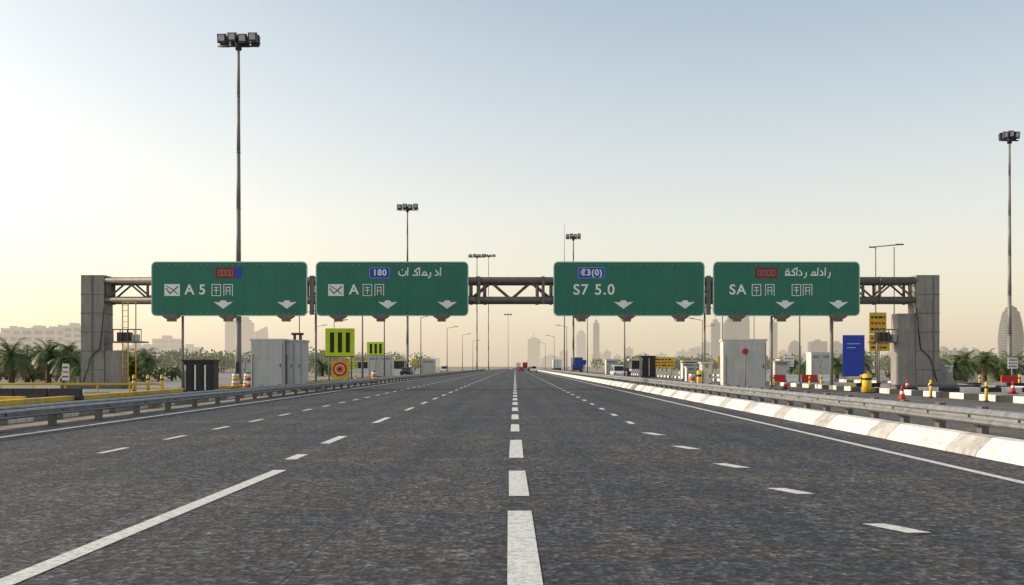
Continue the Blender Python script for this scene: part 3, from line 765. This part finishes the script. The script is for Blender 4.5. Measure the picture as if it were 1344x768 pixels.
for a in ((205,235,446,'flat',.76,WA,1200),(237,262,457,'flat',.76,WA,1250),(262,290,466,'flat'),(297,308,420,'flat',.80),(311,331,424,'crown',.80),(336,350,436,'slant',.80),(353,362,455),(392,410,462),(440,452,462),(470,480,466),
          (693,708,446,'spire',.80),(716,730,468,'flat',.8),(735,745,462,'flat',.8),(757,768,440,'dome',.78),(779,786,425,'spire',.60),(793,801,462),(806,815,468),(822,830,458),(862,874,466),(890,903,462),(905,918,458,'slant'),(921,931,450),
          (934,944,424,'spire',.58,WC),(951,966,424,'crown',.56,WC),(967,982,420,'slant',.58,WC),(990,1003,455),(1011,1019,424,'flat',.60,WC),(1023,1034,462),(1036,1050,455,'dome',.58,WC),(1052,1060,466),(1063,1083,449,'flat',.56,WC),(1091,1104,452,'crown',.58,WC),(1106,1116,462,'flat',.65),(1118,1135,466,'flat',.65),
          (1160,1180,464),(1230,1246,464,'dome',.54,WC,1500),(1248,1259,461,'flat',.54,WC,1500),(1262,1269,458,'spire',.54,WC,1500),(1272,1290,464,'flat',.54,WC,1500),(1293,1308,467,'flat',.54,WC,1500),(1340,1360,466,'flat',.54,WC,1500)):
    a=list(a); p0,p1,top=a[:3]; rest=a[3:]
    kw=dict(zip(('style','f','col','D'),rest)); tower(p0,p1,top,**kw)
rr=random.Random(5)
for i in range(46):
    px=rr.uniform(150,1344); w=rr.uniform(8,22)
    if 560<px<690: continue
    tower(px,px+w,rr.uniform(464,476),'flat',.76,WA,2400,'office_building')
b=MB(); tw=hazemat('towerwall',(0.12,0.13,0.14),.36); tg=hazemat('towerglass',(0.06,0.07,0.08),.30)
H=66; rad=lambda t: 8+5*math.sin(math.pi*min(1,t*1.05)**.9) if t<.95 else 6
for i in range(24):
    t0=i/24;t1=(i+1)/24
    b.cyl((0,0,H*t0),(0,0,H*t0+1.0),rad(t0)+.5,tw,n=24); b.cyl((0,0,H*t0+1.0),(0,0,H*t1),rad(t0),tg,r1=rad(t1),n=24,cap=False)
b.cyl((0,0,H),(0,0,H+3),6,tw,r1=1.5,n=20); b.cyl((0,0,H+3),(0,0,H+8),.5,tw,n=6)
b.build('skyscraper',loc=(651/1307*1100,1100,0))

# ------------------------------------------------ world, sun, camera
EL,AZ=20,-82
w=bpy.data.worlds.new('World'); sc.world=w; w.use_nodes=True
N=w.node_tree.nodes;L=w.node_tree.links; bg=N['Background']
sky=N.new('ShaderNodeTexSky'); sky.sky_type='NISHITA'; sky.sun_disc=False
sky.sun_elevation=math.radians(EL); sky.sun_rotation=math.radians(AZ); sky.air_density=1.2; sky.dust_density=3.0; sky.ozone_density=1.5
v=Vector((math.sin(math.radians(AZ))*math.cos(math.radians(EL)),math.cos(math.radians(AZ))*math.cos(math.radians(EL)),math.sin(math.radians(EL))))
# airborne dust haze: scattered light added to the clear sky (function of world direction)
S=0.10
tc=N.new('ShaderNodeTexCoord'); sep=N.new('ShaderNodeSeparateXYZ'); L.new(tc.outputs['Generated'],sep.inputs[0])
rp=N.new('ShaderNodeValToRGB'); cr=rp.color_ramp; cr.elements[0].position=0.0; cr.elements[1].position=1.0
cr.elements[0].color=(.66,.55,.41,1); cr.elements[1].color=(.11,.115,.12,1)
for p,c in ((.06,(.655,.565,.445,1)),(.15,(.585,.54,.475,1)),(.25,(.43,.435,.425,1)),(.36,(.28,.31,.335,1))):
    q=cr.elements.new(p); q.color=c
L.new(sep.outputs['Z'],rp.inputs['Fac'])
dt=N.new('ShaderNodeVectorMath'); dt.operation='DOT_PRODUCT'; L.new(tc.outputs['Generated'],dt.inputs[0]); dt.inputs[1].default_value=v
mx=N.new('ShaderNodeMath'); mx.operation='MAXIMUM'; L.new(dt.outputs['Value'],mx.inputs[0]); mx.inputs[1].default_value=0
pw=N.new('ShaderNodeMath'); pw.operation='POWER'; L.new(mx.outputs[0],pw.inputs[0]); pw.inputs[1].default_value=2
gl=N.new('ShaderNodeVectorMath'); gl.operation='SCALE'; gl.inputs[0].default_value=(.58,.47,.32); L.new(pw.outputs[0],gl.inputs['Scale'])
ad=N.new('ShaderNodeVectorMath'); ad.operation='ADD'; L.new(rp.outputs['Color'],ad.inputs[0]); L.new(gl.outputs[0],ad.inputs[1])
sl=N.new('ShaderNodeVectorMath'); sl.operation='SCALE'; L.new(ad.outputs[0],sl.inputs[0]); sl.inputs['Scale'].default_value=1/S
tot=N.new('ShaderNodeVectorMath'); tot.operation='ADD'; L.new(sky.outputs[0],tot.inputs[0]); L.new(sl.outputs[0],tot.inputs[1])
L.new(tot.outputs[0],bg.inputs['Color']); bg.inputs['Strength'].default_value=S
sd=bpy.data.lights.new('sun','SUN'); sd.energy=3.8; sd.angle=math.radians(.8); sd.color=(1,.87,.70)
so=bpy.data.objects.new('sun',sd); C.objects.link(so)
so.rotation_euler=v.to_track_quat('Z','Y').to_euler()
cd=bpy.data.cameras.new('camera'); co=bpy.data.objects.new('camera',cd); C.objects.link(co); sc.camera=co
co.location=(0,0,1.6); co.rotation_euler=(math.pi/2,0,0)
cd.lens=35; cd.sensor_width=36; cd.shift_y=0.0722; cd.shift_x=-0.003; cd.clip_start=.1; cd.clip_end=12000
sc.view_settings.view_transform='Standard'; sc.view_settings.look='None'; sc.view_settings.exposure=0
